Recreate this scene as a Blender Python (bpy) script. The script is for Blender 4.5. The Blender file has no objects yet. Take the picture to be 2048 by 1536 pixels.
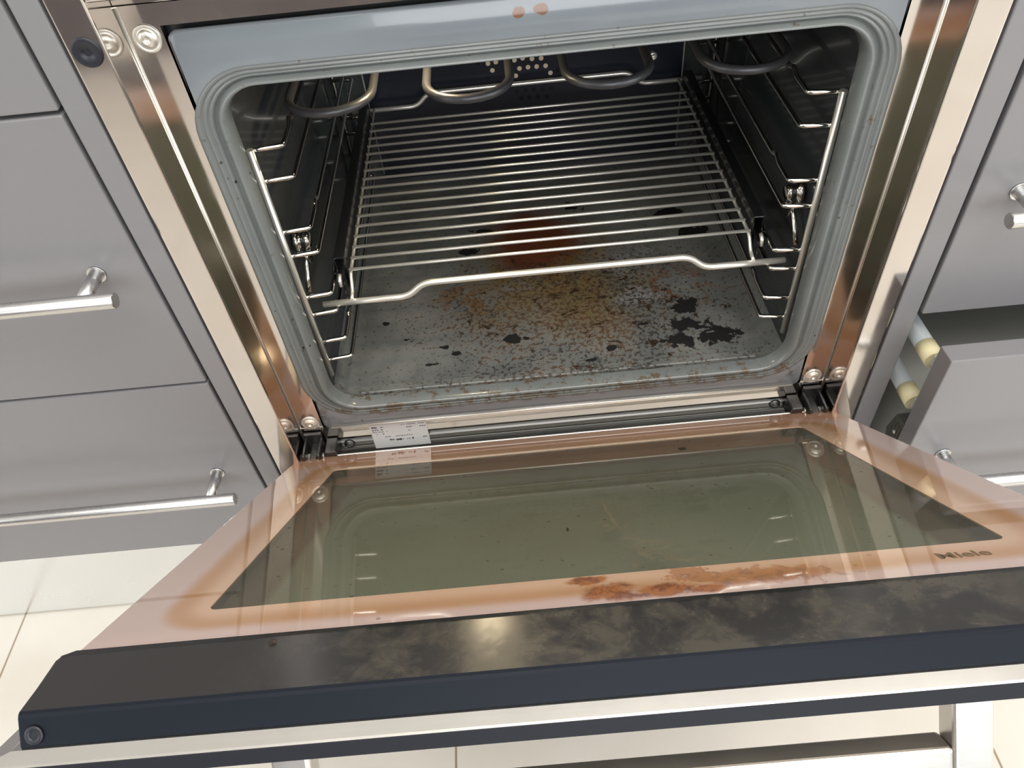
import bpy, bmesh, math, random
from math import sin, cos, pi, radians
from mathutils import Vector, Matrix

scene = bpy.context.scene
C = scene.collection

# ------------------------------------------------------------------ camera
CAM = Vector((-0.03348, -0.51932, 0.65457))
yaw, pitch, roll = radians(-1.52229), radians(-46.66166), radians(-6.50138)
fw = Vector((sin(yaw)*cos(pitch), cos(yaw)*cos(pitch), sin(pitch)))
rt = fw.cross(Vector((0, 0, 1))).normalized()
up = rt.cross(fw)
r2 = rt*cos(roll) + up*sin(roll)
u2 = -rt*sin(roll) + up*cos(roll)
cd = bpy.data.cameras.new('camera')
cam = bpy.data.objects.new('camera', cd)
C.objects.link(cam)
cd.sensor_width = 36
cd.lens = 1506.198/2048*36
cd.clip_start = 0.01
R = Matrix((r2, u2, -fw)).transposed().to_4x4()
cam.matrix_world = Matrix.Translation(CAM) @ R
scene.camera = cam

# ------------------------------------------------------------------ world, lights, exposure
scene.view_settings.view_transform = 'Standard'
scene.view_settings.look = 'None'
scene.view_settings.gamma = 1
scene.view_settings.exposure = 0.0
w = bpy.data.worlds.new('World'); scene.world = w; w.use_nodes = True
w.node_tree.nodes['Background'].inputs[0].default_value = (0.86, 0.93, 1.0, 1)
w.node_tree.nodes['Background'].inputs[1].default_value = 0.35

def area(name, loc, target, sx, sy, power, col):
    l = bpy.data.lights.new(name, 'AREA'); l.shape = 'RECTANGLE'; l.size = sx; l.size_y = sy
    l.energy = power; l.color = col
    o = bpy.data.objects.new(name, l); C.objects.link(o); o.location = loc
    d = Vector(target) - Vector(loc); o.rotation_euler = d.to_track_quat('-Z', 'Y').to_euler()
    return o
area('window_daylight_right', (2.6, -1.9, 1.0), (0, -0.4, 0.0), 1.6, 1.8, 34, (0.93, 0.97, 1.0))
area('window_daylight_left', (-2.6, -1.5, 1.2), (0, -0.3, 0.0), 1.6, 1.6, 20, (0.90, 0.95, 1.0))
area('window_daylight_front', (0.5, -3.7, 1.35), (0, 0.2, 0.2), 2.4, 1.5, 60, (0.95, 0.98, 1.0))
area('ceiling_panel_light', (0.2, -0.8, 2.1), (0, -0.4, 0.0), 2.2, 1.2, 42, (1.0, 0.97, 0.93))
# the oven's own halogen lamp in the cavity ceiling, left of centre
ol = bpy.data.lights.new('oven_lamp_light', 'AREA'); ol.shape = 'DISK'; ol.size = 0.022; ol.energy = 0.24; ol.color = (1.0, 0.80, 0.50)
olo = bpy.data.objects.new('oven_lamp_light', ol); C.objects.link(olo); olo.location = (-0.095, 0.098, 0.4305)
olo.rotation_euler = (radians(-18), 0, 0)

FZ = -0.285           # floor level

# ------------------------------------------------------------------ materials
def newmat(name):
    m = bpy.data.materials.new(name); m.use_nodes = True
    nt = m.node_tree; b = nt.nodes['Principled BSDF']
    return m, nt, b
def pm(name, col, rough=0.5, metal=0.0, coat=0.0, spec=0.5, coat_rough=0.05):
    m, nt, b = newmat(name)
    b.inputs['Base Color'].default_value = (*col, 1); b.inputs['Roughness'].default_value = rough
    b.inputs['Metallic'].default_value = metal; b.inputs['Coat Weight'].default_value = coat
    b.inputs['Coat Roughness'].default_value = coat_rough
    b.inputs['Specular IOR Level'].default_value = spec
    return m
class NT:
    """small helper for node maths"""
    def __init__(s, nt): s.nt = nt
    def new(s, t, **k):
        n = s.nt.nodes.new(t)
        for a, v in k.items(): setattr(n, a, v)
        return n
    def link(s, a, b): s.nt.links.new(a, b)
    def val(s, sock, v):
        if isinstance(v, (int, float)): sock.default_value = v
        elif isinstance(v, tuple): sock.default_value = v if len(v) != 3 or sock.type == 'VECTOR' else (*v, 1)
        else: s.link(v, sock)
    def m(s, op, a, b=0.0, c=None, clamp=False):
        n = s.new('ShaderNodeMath', operation=op, use_clamp=clamp)
        s.val(n.inputs[0], a); s.val(n.inputs[1], b)
        if c is not None: s.val(n.inputs[2], c)
        return n.outputs[0]
    def coord(s, mat=None):
        tc = s.new('ShaderNodeTexCoord'); return tc.outputs['Object']
    def sep(s, v):
        n = s.new('ShaderNodeSeparateXYZ'); s.link(v, n.inputs[0]); return n.outputs
    def scale(s, v, sc, off=(0, 0, 0)):
        n = s.new('ShaderNodeMapping'); s.link(v, n.inputs[0]); n.inputs['Scale'].default_value = sc; n.inputs['Location'].default_value = off
        return n.outputs[0]
    def noise(s, v, sc, det=4, rough=0.5, dist=0.0):
        n = s.new('ShaderNodeTexNoise'); s.link(v, n.inputs['Vector']); n.inputs['Scale'].default_value = sc
        n.inputs['Detail'].default_value = det; n.inputs['Roughness'].default_value = rough; n.inputs['Distortion'].default_value = dist
        return n.outputs['Fac']
    def voro(s, v, sc, feat='F1'):
        n = s.new('ShaderNodeTexVoronoi', feature=feat); s.link(v, n.inputs['Vector']); n.inputs['Scale'].default_value = sc
        return n.outputs
    def ramp(s, f, a, b):      # smooth 0..1 between a and b
        n = s.new('ShaderNodeMapRange', interpolation_type='SMOOTHSTEP'); s.val(n.inputs[0], f)
        n.inputs[1].default_value = a; n.inputs[2].default_value = b; n.inputs[3].default_value = 0; n.inputs[4].default_value = 1
        return n.outputs[0]
    def mix(s, f, a, b):
        n = s.new('ShaderNodeMix', data_type='RGBA'); s.val(n.inputs[0], f); s.val(n.inputs[6], a); s.val(n.inputs[7], b)
        return n.outputs[2]
    def blob(s, xyz, cx, cy, rx, ry, wob=None, amt=0.5, soft=0.5):
        """1 inside an ellipse with a noisy edge"""
        dx = s.m('DIVIDE', s.m('SUBTRACT', xyz[0], cx), rx); dy = s.m('DIVIDE', s.m('SUBTRACT', xyz[1], cy), ry)
        d = s.m('SQRT', s.m('ADD', s.m('MULTIPLY', dx, dx), s.m('MULTIPLY', dy, dy)))
        if wob is not None: d = s.m('ADD', d, s.m('MULTIPLY', s.m('SUBTRACT', wob, 0.5), amt*2))
        return s.ramp(d, 1.0, 1.0 - soft)
    def mx(s, *a):
        o = a[0]
        for q in a[1:]: o = s.m('MAXIMUM', o, q)
        return o
    def bump(s, h, strength, dist, b):
        n = s.new('ShaderNodeBump'); n.inputs['Strength'].default_value = strength; n.inputs['Distance'].default_value = dist
        s.link(h, n.inputs['Height']); s.link(n.outputs[0], b.inputs['Normal'])

def steel(name, col=(0.62, 0.60, 0.57), rough=0.10, brush=None, smudge=0.06):
    m, nt, b = newmat(name); N = NT(nt)
    b.inputs['Metallic'].default_value = 1; b.inputs['Base Color'].default_value = (*col, 1)
    v = N.coord()
    n = N.noise(v, 22, 5, 0.6, 0.5)
    r = N.m('ADD', N.m('MULTIPLY', N.ramp(n, 0.4, 0.75), smudge), rough)
    if brush:
        bn = N.noise(N.scale(v, brush), 1.0, 2)
        r = N.m('ADD', r, N.m('MULTIPLY', bn, 0.06))
    N.link(r, b.inputs['Roughness'])
    return m
M = {}
M['steel'] = steel('polished_steel', (0.66, 0.62, 0.59), 0.085)
M['brushed'] = steel('brushed_steel', (0.66, 0.65, 0.64), 0.24, (4, 900, 900), 0.05)
M['panel_steel'] = steel('door_panel_steel', (0.72, 0.69, 0.65), 0.28, (3, 700, 700))
M['plinth'] = steel('plinth_steel', (0.84, 0.87, 0.89), 0.2, (2, 2, 300))
M['chrome'] = pm('chrome_wire', (0.98, 0.95, 0.86), 0.30, 0.75)
M['darkwire'] = pm('side_wire', (0.55, 0.53, 0.50), 0.16, 1.0)
M['mirrorwire'] = pm('mirror_chrome', (0.85, 0.83, 0.78), 0.10, 1.0)
M['grey'] = pm('grey_lacquer', (0.212, 0.205, 0.212), 0.38, 0.0, 0.25, 0.5, 0.2)
M['greyedge'] = pm('grey_edging', (0.27, 0.265, 0.265), 0.45)
M['darkin'] = pm('dark_gap', (0.02, 0.02, 0.022), 0.6)
M['box_grey'] = pm('drawer_box_grey', (0.55, 0.55, 0.51), 0.5)
M['door_core'] = pm('brown_door_core', (0.20, 0.155, 0.115), 0.5)
M['bracket'] = pm('bracket_plastic', (0.10, 0.10, 0.085), 0.5)
M['channel'] = steel('dull_channel_steel', (0.17, 0.17, 0.165), 0.28)
M['outer_glass'] = pm('black_outer_glass', (0.01, 0.01, 0.011), 0.08)
M['rail_white'] = pm('rail_white', (0.42, 0.46, 0.48), 0.35)
M['cream'] = pm('cream_plastic', (0.82, 0.73, 0.45), 0.45)
M['blackplastic'] = pm('black_plastic', (0.012, 0.013, 0.02), 0.4)
M['hinge'] = pm('dark_steel', (0.10, 0.10, 0.10), 0.35, 0.9)
M['copper'] = pm('rusty_spring', (0.45, 0.20, 0.10), 0.35, 0.8)
M['runner'] = pm('black_enamel_runner', (0.018, 0.019, 0.021), 0.22, 0.4, 0.3)
M['element'] = pm('element_tube', (0.085, 0.085, 0.09), 0.38, 0.5)
M['label'] = pm('label_foil', (0.56, 0.57, 0.58), 0.4)
M['ink'] = pm('ink', (0.05, 0.05, 0.06), 0.6)
M['frosted_ink'] = pm('brown_print', (0.16, 0.11, 0.06), 0.5)
M['crumb'] = pm('burnt_crumb', (0.03, 0.02, 0.012), 0.7)
M['olive'] = pm('olive_fabric', (0.045, 0.042, 0.025), 0.9)
M['island'] = pm('slate_lacquer', (0.17, 0.15, 0.16), 0.5)
M['wall'] = pm('white_paint', (0.75, 0.74, 0.72), 0.8)
M['holes'] = pm('fan_ring_metal', (0.75, 0.62, 0.45), 0.5, 0.2)
M['hole_dark'] = pm('hole_black', (0.002, 0.002, 0.003), 0.8)

# enamel front plate
def enamel_plate():
    m, nt, b = newmat('blue_grey_enamel'); N = NT(nt); v = N.coord(); xyz = N.sep(v)
    b.inputs['Roughness'].default_value = 0.16; b.inputs['Coat Weight'].default_value = 0.4
    big = N.noise(v, 9, 4)
    spk = N.voro(v, 60); n2 = N.noise(v, 35, 3)
    dots = N.m('MULTIPLY', N.ramp(spk[0], 0.10, 0.04), N.ramp(n2, 0.56, 0.62))
    col = N.mix(N.ramp(big, 0.3, 0.7), (0.20, 0.222, 0.245), (0.225, 0.25, 0.27))
    # baked-on brown grime along the lower lip
    grn = N.noise(v, 60, 6, 0.7)
    low = N.m('MULTIPLY', N.ramp(xyz[2], 0.104, 0.090), N.ramp(xyz[2], 0.078, 0.086))
    gm = N.m('MULTIPLY', low, N.ramp(grn, 0.46, 0.60))
    col = N.mix(N.m('MULTIPLY', gm, 0.75), col, (0.075, 0.045, 0.02))
    # two rust chips near the top edge
    wob = N.noise(v, 160, 3)
    zc = (xyz[0], xyz[2], xyz[1])
    c1 = N.blob(zc, -0.0151, 0.4612, 0.0048, 0.0042, wob, 0.5, 0.25)
    c2 = N.blob(zc, -0.0002, 0.4617, 0.0056, 0.0040, wob, 0.5, 0.25)
    col = N.mix(N.mx(c1, c2), col, (0.20, 0.085, 0.035))
    col = N.mix(dots, col, (0.02, 0.02, 0.02))
    N.link(col, b.inputs['Base Color'])
    return m
M['enamel'] = enamel_plate()

# enamel bead round the mouth, greenish grey with grime
def enamel_bead():
    m, nt, b = newmat('worn_bead_enamel'); N = NT(nt); v = N.coord(); xyz = N.sep(v)
    b.inputs['Roughness'].default_value = 0.2; b.inputs['Coat Weight'].default_value = 0.3
    big = N.noise(v, 14, 5)
    col = N.mix(N.ramp(big, 0.3, 0.7), (0.155, 0.168, 0.165), (0.185, 0.198, 0.192))
    grn = N.noise(v, 90, 6, 0.75)
    dens = N.mx(N.m('MULTIPLY', N.ramp(xyz[2], 0.112, 0.092), 0.14), 0.0)
    gm = N.ramp(N.m('ADD', grn, dens), 0.60, 0.70)
    col = N.mix(N.m('MULTIPLY', gm, 0.8), col, (0.10, 0.06, 0.025))
    spk = N.voro(v, 75)[0]
    col = N.mix(N.m('MULTIPLY', N.ramp(spk, 0.12, 0.06), N.ramp(big, 0.5, 0.6)), col, (0.01, 0.01, 0.01))
    N.link(col, b.inputs['Base Color'])
    return m
M['bead'] = enamel_bead()

def cavity_wall():
    m, nt, b = newmat('dark_cavity_enamel'); N = NT(nt); v = N.coord()
    b.inputs['Roughness'].default_value = 0.14; b.inputs['Coat Weight'].default_value = 0.3
    n = N.noise(v, 6, 4); spk = N.voro(v, 90)[0]; n2 = N.noise(v, 20, 3)
    col = N.mix(N.ramp(n, 0.3, 0.7), (0.042, 0.046, 0.048), (0.062, 0.066, 0.068))
    col = N.mix(N.m('MULTIPLY', N.ramp(spk, 0.12, 0.05), N.ramp(n2, 0.5, 0.6)), col, (0.005, 0.005, 0.005))
    N.link(col, b.inputs['Base Color'])
    return m
M['cavity'] = cavity_wall()
M['back'] = pm('navy_back_panel', (0.008, 0.010, 0.020), 0.35, 0.0, 0.1)

def cavity_floor():
    m, nt, b = newmat('stained_cavity_floor'); N = NT(nt); v = N.coord(); xyz = N.sep(v)
    n1 = N.noise(v, 13, 6, 0.62, 0.6); n2 = N.noise(v, 70, 6, 0.7, 0.5); n3 = N.noise(v, 210, 5, 0.7); n4 = N.noise(N.scale(v, (1, 1, 1), (3.1, 5.7, 0)), 9, 5, 0.6, 0.8)
    n5 = N.noise(N.scale(v, (1, 1, 1), (9.1, 2.7, 0)), 60, 5, 0.65, 0.4)
    col = N.mix(N.ramp(n1, 0.35, 0.65), (0.125, 0.131, 0.126), (0.190, 0.196, 0.188))
    # pale lime deposits
    # ochre and orange burnt-on pool under the rack
    pool = N.blob(xyz, 0.005, 0.20, 0.16, 0.135, n4, 0.55, 0.75)
    pool2 = N.blob(xyz, 0.025, 0.150, 0.085, 0.08, n4, 0.6, 0.8)
    wash = N.m('MULTIPLY', N.blob(xyz, 0.0, 0.16, 0.21, 0.15, n4, 0.7, 0.9), N.ramp(n1, 0.40, 0.62))
    col = N.mix(N.m('MULTIPLY', wash, 0.6), col, (0.12, 0.085, 0.045))
    red = N.blob(xyz, -0.005, 0.255, 0.075, 0.085, n4, 0.55, 0.6)
    left = N.blob(xyz, -0.10, 0.16, 0.06, 0.05, n4, 0.8, 0.9)
    och = N.mx(N.m('MULTIPLY', pool, N.ramp(n5, 0.38, 0.58)), N.m('MULTIPLY', pool2, 0.8))
    col = N.mix(N.m('MULTIPLY', och, 0.85), col, (0.15, 0.10, 0.02))
    col = N.mix(N.m('MULTIPLY', left, N.m('MULTIPLY', N.ramp(n5, 0.42, 0.6), 0.8)), col, (0.14, 0.07, 0.025))
    col = N.mix(N.m('MULTIPLY', red, 0.95), col, (0.12, 0.025, 0.005))
    pale = N.mx(N.blob(xyz, 0.10, 0.20, 0.05, 0.04, n4, 0.9, 0.5), N.blob(xyz, 0.10, 0.135, 0.035, 0.02, n2, 0.7, 0.4))
    col = N.mix(N.m('MULTIPLY', pale, N.m('MULTIPLY', N.ramp(n5, 0.45, 0.55), 0.6)), col, (0.27, 0.27, 0.28))
    # brown veins to the right
    vein = N.m('MULTIPLY', N.blob(xyz, 0.145, 0.14, 0.07, 0.065, n4, 0.7, 0.8), N.ramp(N.m('ABSOLUTE', N.m('SUBTRACT', n4, 0.52)), 0.035, 0.012))
    col = N.mix(N.m('MULTIPLY', vein, 0.8), col, (0.15, 0.055, 0.02))
    # fine brown and black speckle everywhere, denser in the middle
    dens = N.m('MULTIPLY', N.blob(xyz, 0.03, 0.13, 0.27, 0.19, n4, 0.4, 0.9), 0.115)
    edge = N.m('MULTIPLY', N.ramp(xyz[1], 0.05, 0.01), 0.05)
    sp = N.ramp(N.m('ADD', N.m('ADD', n3, dens), edge), 0.60, 0.645)
    col = N.mix(N.m('MULTIPLY', sp, 0.85), col, N.mix(N.ramp(n1, 0.42, 0.55), (0.028, 0.024, 0.02), (0.085, 0.04, 0.012)))
    sp2 = N.ramp(N.m('ADD', n2, N.m('MULTIPLY', dens, 0.9)), 0.665, 0.70)
    col = N.mix(sp2, col, (0.035, 0.018, 0.008))
    # black charred patches
    bl = 0.0
    for (x, y, rx, ry) in ((0.147, 0.0775, 0.023, 0.010), (0.137, 0.053, 0.021, 0.011), (0.176, 0.056, 0.026, 0.013), (0.1535, 0.108, 0.014, 0.011), (0.1265, 0.046, 0.008, 0.006),
                           (-0.043, 0.0800, 0.012, 0.0055), (-0.028, 0.0795, 0.006, 0.004), (-0.1174, 0.0772, 0.005, 0.003), (0.190, 0.243, 0.020, 0.012), (0.165, 0.285, 0.016, 0.010),
                           (-0.09, 0.245, 0.012, 0.006), (0.0950, 0.012, 0.008, 0.004), (0.102, 0.085, 0.006, 0.003), (0.06, 0.052, 0.006, 0.004), (-0.185, 0.125, 0.004, 0.003), (-0.16, 0.095, 0.004, 0.003),
                           (-0.133, 0.053, 0.008, 0.0025), (-0.105, 0.066, 0.005, 0.0025), (0.036, 0.037, 0.007, 0.003), (-0.07, 0.285, 0.016, 0.008), (0.05, 0.32, 0.012, 0.008)):
        k = N.blob(xyz, x, y, rx, ry, n5, 1.9, 0.15)
        bl = k if isinstance(bl, float) else N.m('MAXIMUM', bl, k)
    col = N.mix(bl, col, (0.006, 0.006, 0.006))
    N.link(col, b.inputs['Base Color'])
    N.link(N.m('ADD', N.m('MULTIPLY', N.mx(sp, bl), 0.35), N.m('ADD', 0.24, N.m('MULTIPLY', n1, 0.15))), b.inputs['Roughness'])
    N.bump(N.m('MAXIMUM', sp, bl), 0.35, 0.0006, b)
    return m
M['floorstain'] = cavity_floor()

# door glass: fired print border (peach, with a brown discoloured ring) ; local coords x, -t, off
def frit():
    m, nt, b = newmat('peach_printed_glass'); N = NT(nt); v = N.coord(); xyz = N.sep(v)
    b.inputs['Roughness'].default_value = 0.03; b.inputs['Coat Weight'].default_value = 1.0; b.inputs['Coat Roughness'].default_value = 0.02
    b.inputs['Coat IOR'].default_value = 1.6
    t = N.m('MULTIPLY', xyz[1], -1.0)
    wob = N.noise(v, 7, 3)
    # signed distance to rounded rectangle (ring outline)
    cx, ct, hx, ht, r = 0.002, 0.214, 0.252, 0.178, 0.035
    qx = N.m('ADD', N.m('SUBTRACT', N.m('ABSOLUTE', N.m('SUBTRACT', xyz[0], cx)), hx - r), N.m('MULTIPLY', N.m('SUBTRACT', wob, 0.5), 0.012))
    qy = N.m('ADD', N.m('SUBTRACT', N.m('ABSOLUTE', N.m('SUBTRACT', t, ct)), ht - r), N.m('MULTIPLY', N.m('SUBTRACT', wob, 0.5), 0.012))
    ax = N.m('MAXIMUM', qx, 0.0); ay = N.m('MAXIMUM', qy, 0.0)
    d = N.m('SUBTRACT', N.m('ADD', N.m('SQRT', N.m('ADD', N.m('MULTIPLY', ax, ax), N.m('MULTIPLY', ay, ay))), N.m('MINIMUM', N.m('MAXIMUM', qx, qy), 0.0)), r)
    outer = (0.60, 0.46, 0.41); ring = (0.52, 0.30, 0.165); inner = (0.66, 0.44, 0.30)
    col = N.mix(N.ramp(d, -0.022, -0.006), inner, ring)
    col = N.mix(N.ramp(d, -0.005, 0.006), col, outer)
    # hinge side stained darker orange
    hs = N.m('MULTIPLY', N.ramp(t, 0.062, 0.03), 0.7)
    col = N.mix(hs, col, (0.60, 0.30, 0.16))
    pk = N.m('MULTIPLY', N.ramp(t, 0.385, 0.402), 0.6)
    col = N.mix(pk, col, (0.66, 0.49, 0.44))
    # rust brown spill near the lower edge
    n = N.noise(N.scale(v, (1, 1, 1), (1.3, 0.4, 0)), 55, 5, 0.6, 0.6); n2 = N.noise(v, 120, 4, 0.7, 0.3)
    p = (xyz[0], t, xyz[2])
    spill = N.mx(N.blob(p, 0.000, 0.389, 0.018, 0.014, n, 0.8, 0.5), N.blob(p, 0.030, 0.393, 0.022, 0.009, n, 0.9, 0.5), N.blob(p, 0.052, 0.396, 0.014, 0.006, n, 0.8, 0.5), N.blob(p, -0.008, 0.373, 0.012, 0.007, n, 1.0, 0.4), N.m('MULTIPLY', N.blob(p, 0.085, 0.388, 0.04, 0.012, n, 1.6, 0.3), 0.6), N.m('MULTIPLY', N.blob(p, 0.048, 0.376, 0.014, 0.010, n2, 1.8, 0.3), 0.7))
    col = N.mix(N.m('MULTIPLY', spill, 0.85), col, N.mix(N.ramp(n2, 0.45, 0.6), (0.38, 0.13, 0.035), (0.17, 0.05, 0.02)))
    dots = N.m('MULTIPLY', N.ramp(N.voro(v, 55)[0], 0.11, 0.06), N.ramp(N.noise(v, 8, 2), 0.54, 0.62))
    col = N.mix(N.m('MULTIPLY', dots, 0.8), col, (0.13, 0.06, 0.03))
    N.link(col, b.inputs['Base Color'])
    return m
M['frit'] = frit()

def thin_glass(name, tint, ior=1.5, extra=0.0, dirt=True):
    m = bpy.data.materials.new(name); m.use_nodes = True; nt = m.node_tree; nt.nodes.clear(); N = NT(nt)
    out = N.new('ShaderNodeOutputMaterial'); tr = N.new('ShaderNodeBsdfTransparent'); gl = N.new('ShaderNodeBsdfGlossy')
    tr.inputs[0].default_value = (*tint, 1); gl.inputs['Roughness'].default_value = 0.03
    gl.inputs[0].default_value = (1, 0.97, 0.9, 1)
    fr = N.new('ShaderNodeFresnel'); fr.inputs[0].default_value = ior
    mx = N.new('ShaderNodeMixShader')
    N.link(N.m('ADD', fr.outputs[0], extra, clamp=True), mx.inputs[0]); N.link(tr.outputs[0], mx.inputs[1]); N.link(gl.outputs[0], mx.inputs[2])
    last = mx.outputs[0]
    if dirt:
        v = N.coord(); xyz = N.sep(v); t = N.m('MULTIPLY', xyz[1], -1.0); p = (xyz[0], t, xyz[2])
        st = N.scale(v, (1, 1.0, 1))
        spk = N.voro(st, 95)[0]; n = N.noise(v, 12, 3)
        dots = N.m('MULTIPLY', N.ramp(spk, 0.16, 0.09), N.ramp(n, 0.44, 0.58))
        nn = N.noise(v, 70, 5, 0.7, 0.8); n6 = N.noise(v, 25, 4, 0.6, 0.5)
        sm = N.mx(N.blob(p, 0.030, 0.335, 0.022, 0.045, n6, 1.2, 0.5), N.blob(p, 0.018, 0.29, 0.014, 0.010, n6, 0.9, 0.5), N.blob(p, 0.05, 0.355, 0.03, 0.012, nn, 1.5, 0.5))
        sm = N.m('MULTIPLY', sm, N.ramp(nn, 0.44, 0.62))
        # thin hair-like streak
        line = N.m('ABSOLUTE', N.m('SUBTRACT', xyz[0], N.m('ADD', 0.016, N.m('ADD', N.m('MULTIPLY', N.m('SUBTRACT', t, 0.26), 0.10), N.m('MULTIPLY', N.m('SUBTRACT', n6, 0.5), 0.02)))))
        ln = N.m('MULTIPLY', N.ramp(line, 0.0013, 0.0005), N.m('MULTIPLY', N.ramp(t, 0.22, 0.24), N.ramp(t, 0.30, 0.29)))
        film = N.m('ADD', N.m('MULTIPLY', N.ramp(N.noise(v, 6, 3), 0.3, 0.7), 0.05), 0.10)
        df = N.new('ShaderNodeBsdfDiffuse')
        N.link(N.mix(dots, (0.14, 0.11, 0.055), (0.03, 0.025, 0.015)), df.inputs[0])
        m2 = N.new('ShaderNodeMixShader'); N.link(N.m('MULTIPLY', N.mx(dots, N.m('MULTIPLY', sm, 0.6), N.m('MULTIPLY', ln, 0.7)), 0.9, clamp=True), m2.inputs[0])
        N.link(last, m2.inputs[1]); N.link(df.outputs[0], m2.inputs[2]); last = m2.outputs[0]
        # dried greasy film scatters a little light
        df2 = N.new('ShaderNodeBsdfDiffuse'); df2.inputs[0].default_value = (0.40, 0.39, 0.32, 1)
        m3 = N.new('ShaderNodeMixShader'); N.link(film, m3.inputs[0]); N.link(last, m3.inputs[1]); N.link(df2.outputs[0], m3.inputs[2]); last = m3.outputs[0]
    N.link(last, out.inputs[0])
    return m
M['glass'] = thin_glass('door_window_glass', (0.92, 0.92, 0.86), 1.42, 0.0)

def lower_pane():
    m, nt, b = newmat('green_grey_inner_pane'); N = NT(nt); v = N.coord(); xyz = N.sep(v)
    b.inputs['Roughness'].default_value = 0.25
    t = N.m('MULTIPLY', xyz[1], -1.0)
    wob = N.noise(v, 12, 3)
    ex = N.m('SUBTRACT', 0.2035, N.m('ABSOLUTE', xyz[0])); e1 = N.m('SUBTRACT', t, 0.097)
    e = N.m('ADD', N.m('MINIMUM', ex, e1), N.m('MULTIPLY', N.m('SUBTRACT', wob, 0.5), 0.008))
    green = N.mix(N.ramp(t, 0.10, 0.36), (0.27, 0.315, 0.245), (0.38, 0.42, 0.335))
    # fine print hatch
    h = N.m('SINE', N.m('MULTIPLY', N.m('ADD', xyz[0], N.m('MULTIPLY', xyz[1], 1.0)), 2200.0))
    green = N.mix(N.m('MULTIPLY', N.ramp(h, 0.2, 0.9), N.m('MULTIPLY', N.ramp(t, 0.25, 0.37), 0.45)), green, (0.14, 0.15, 0.12))
    brown = N.mix(N.ramp(N.noise(v, 5, 3), 0.3, 0.7), (0.17, 0.13, 0.095), (0.24, 0.18, 0.13))
    N.link(N.mix(N.ramp(e, -0.002, 0.006), brown, green), b.inputs['Base Color'])
    return m
M['lower'] = lower_pane()

def black_trim():
    m, nt, b = newmat('smudged_black_trim'); N = NT(nt); v = N.coord()
    n = N.noise(v, 16, 6, 0.65, 1.2); n2 = N.noise(v, 70, 5, 0.7, 0.6)
    xyz = N.sep(v)
    reg = N.ramp(N.m('ABSOLUTE', N.m('SUBTRACT', xyz[0], 0.03)), 0.24, 0.12)
    s = N.m('MULTIPLY', N.ramp(N.m('ADD', N.m('MULTIPLY', n, 0.6), N.m('MULTIPLY', n2, 0.4)), 0.44, 0.60), reg)
    s = N.m('MULTIPLY', s, N.ramp(N.m('ADD', N.m('MULTIPLY', xyz[1], -1.0), N.m('MULTIPLY', n2, 0.006)), 0.4135, 0.4165))
    base = N.ramp(N.m('MULTIPLY', xyz[1], -1.0), 0.4125, 0.4145)
    N.link(N.mix(s, N.mix(base, (0.016, 0.016, 0.016), (0.034, 0.032, 0.031)), (0.072, 0.064, 0.050)), b.inputs['Base Color'])
    N.link(N.m('ADD', 0.20, N.m('MULTIPLY', s, 0.10)), b.inputs['Roughness'])
    return m
M['trim'] = black_trim()
M['trim_front'] = pm('black_trim_front', (0.011, 0.014, 0.020), 0.42, spec=0.12)
M['edge_reflection'] = pm('dark_edge_reflection', (0.016, 0.017, 0.022), 0.5, spec=0.2)  # dark reflection along the panel's lower edge, put into the colour

def tiles():
    m, nt, b = newmat('cream_porcelain_tiles'); N = NT(nt); v = N.coord(); xyz = N.sep(v)
    def grout(c, off, per, wd):
        f = N.m('FRACT', N.m('ADD', N.m('DIVIDE', N.m('SUBTRACT', c, off), per), 100.0))
        dd = N.m('MULTIPLY', N.m('MINIMUM', f, N.m('SUBTRACT', 1.0, f)), per)
        return N.ramp(dd, wd, wd*0.5)
    g = N.mx(grout(xyz[0], -0.765, 0.6085, 0.0018), grout(xyz[1], -0.55, 0.6085, 0.0018))
    n = N.noise(v, 5, 5, 0.6)
    col = N.mix(N.ramp(n, 0.35, 0.65), (0.74, 0.68, 0.59), (0.79, 0.73, 0.65))
    col = N.mix(g, col, (0.36, 0.27, 0.18))
    N.link(col, b.inputs['Base Color']); b.inputs['Roughness'].default_value = 0.16
    return m
M['tiles'] = tiles()

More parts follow.
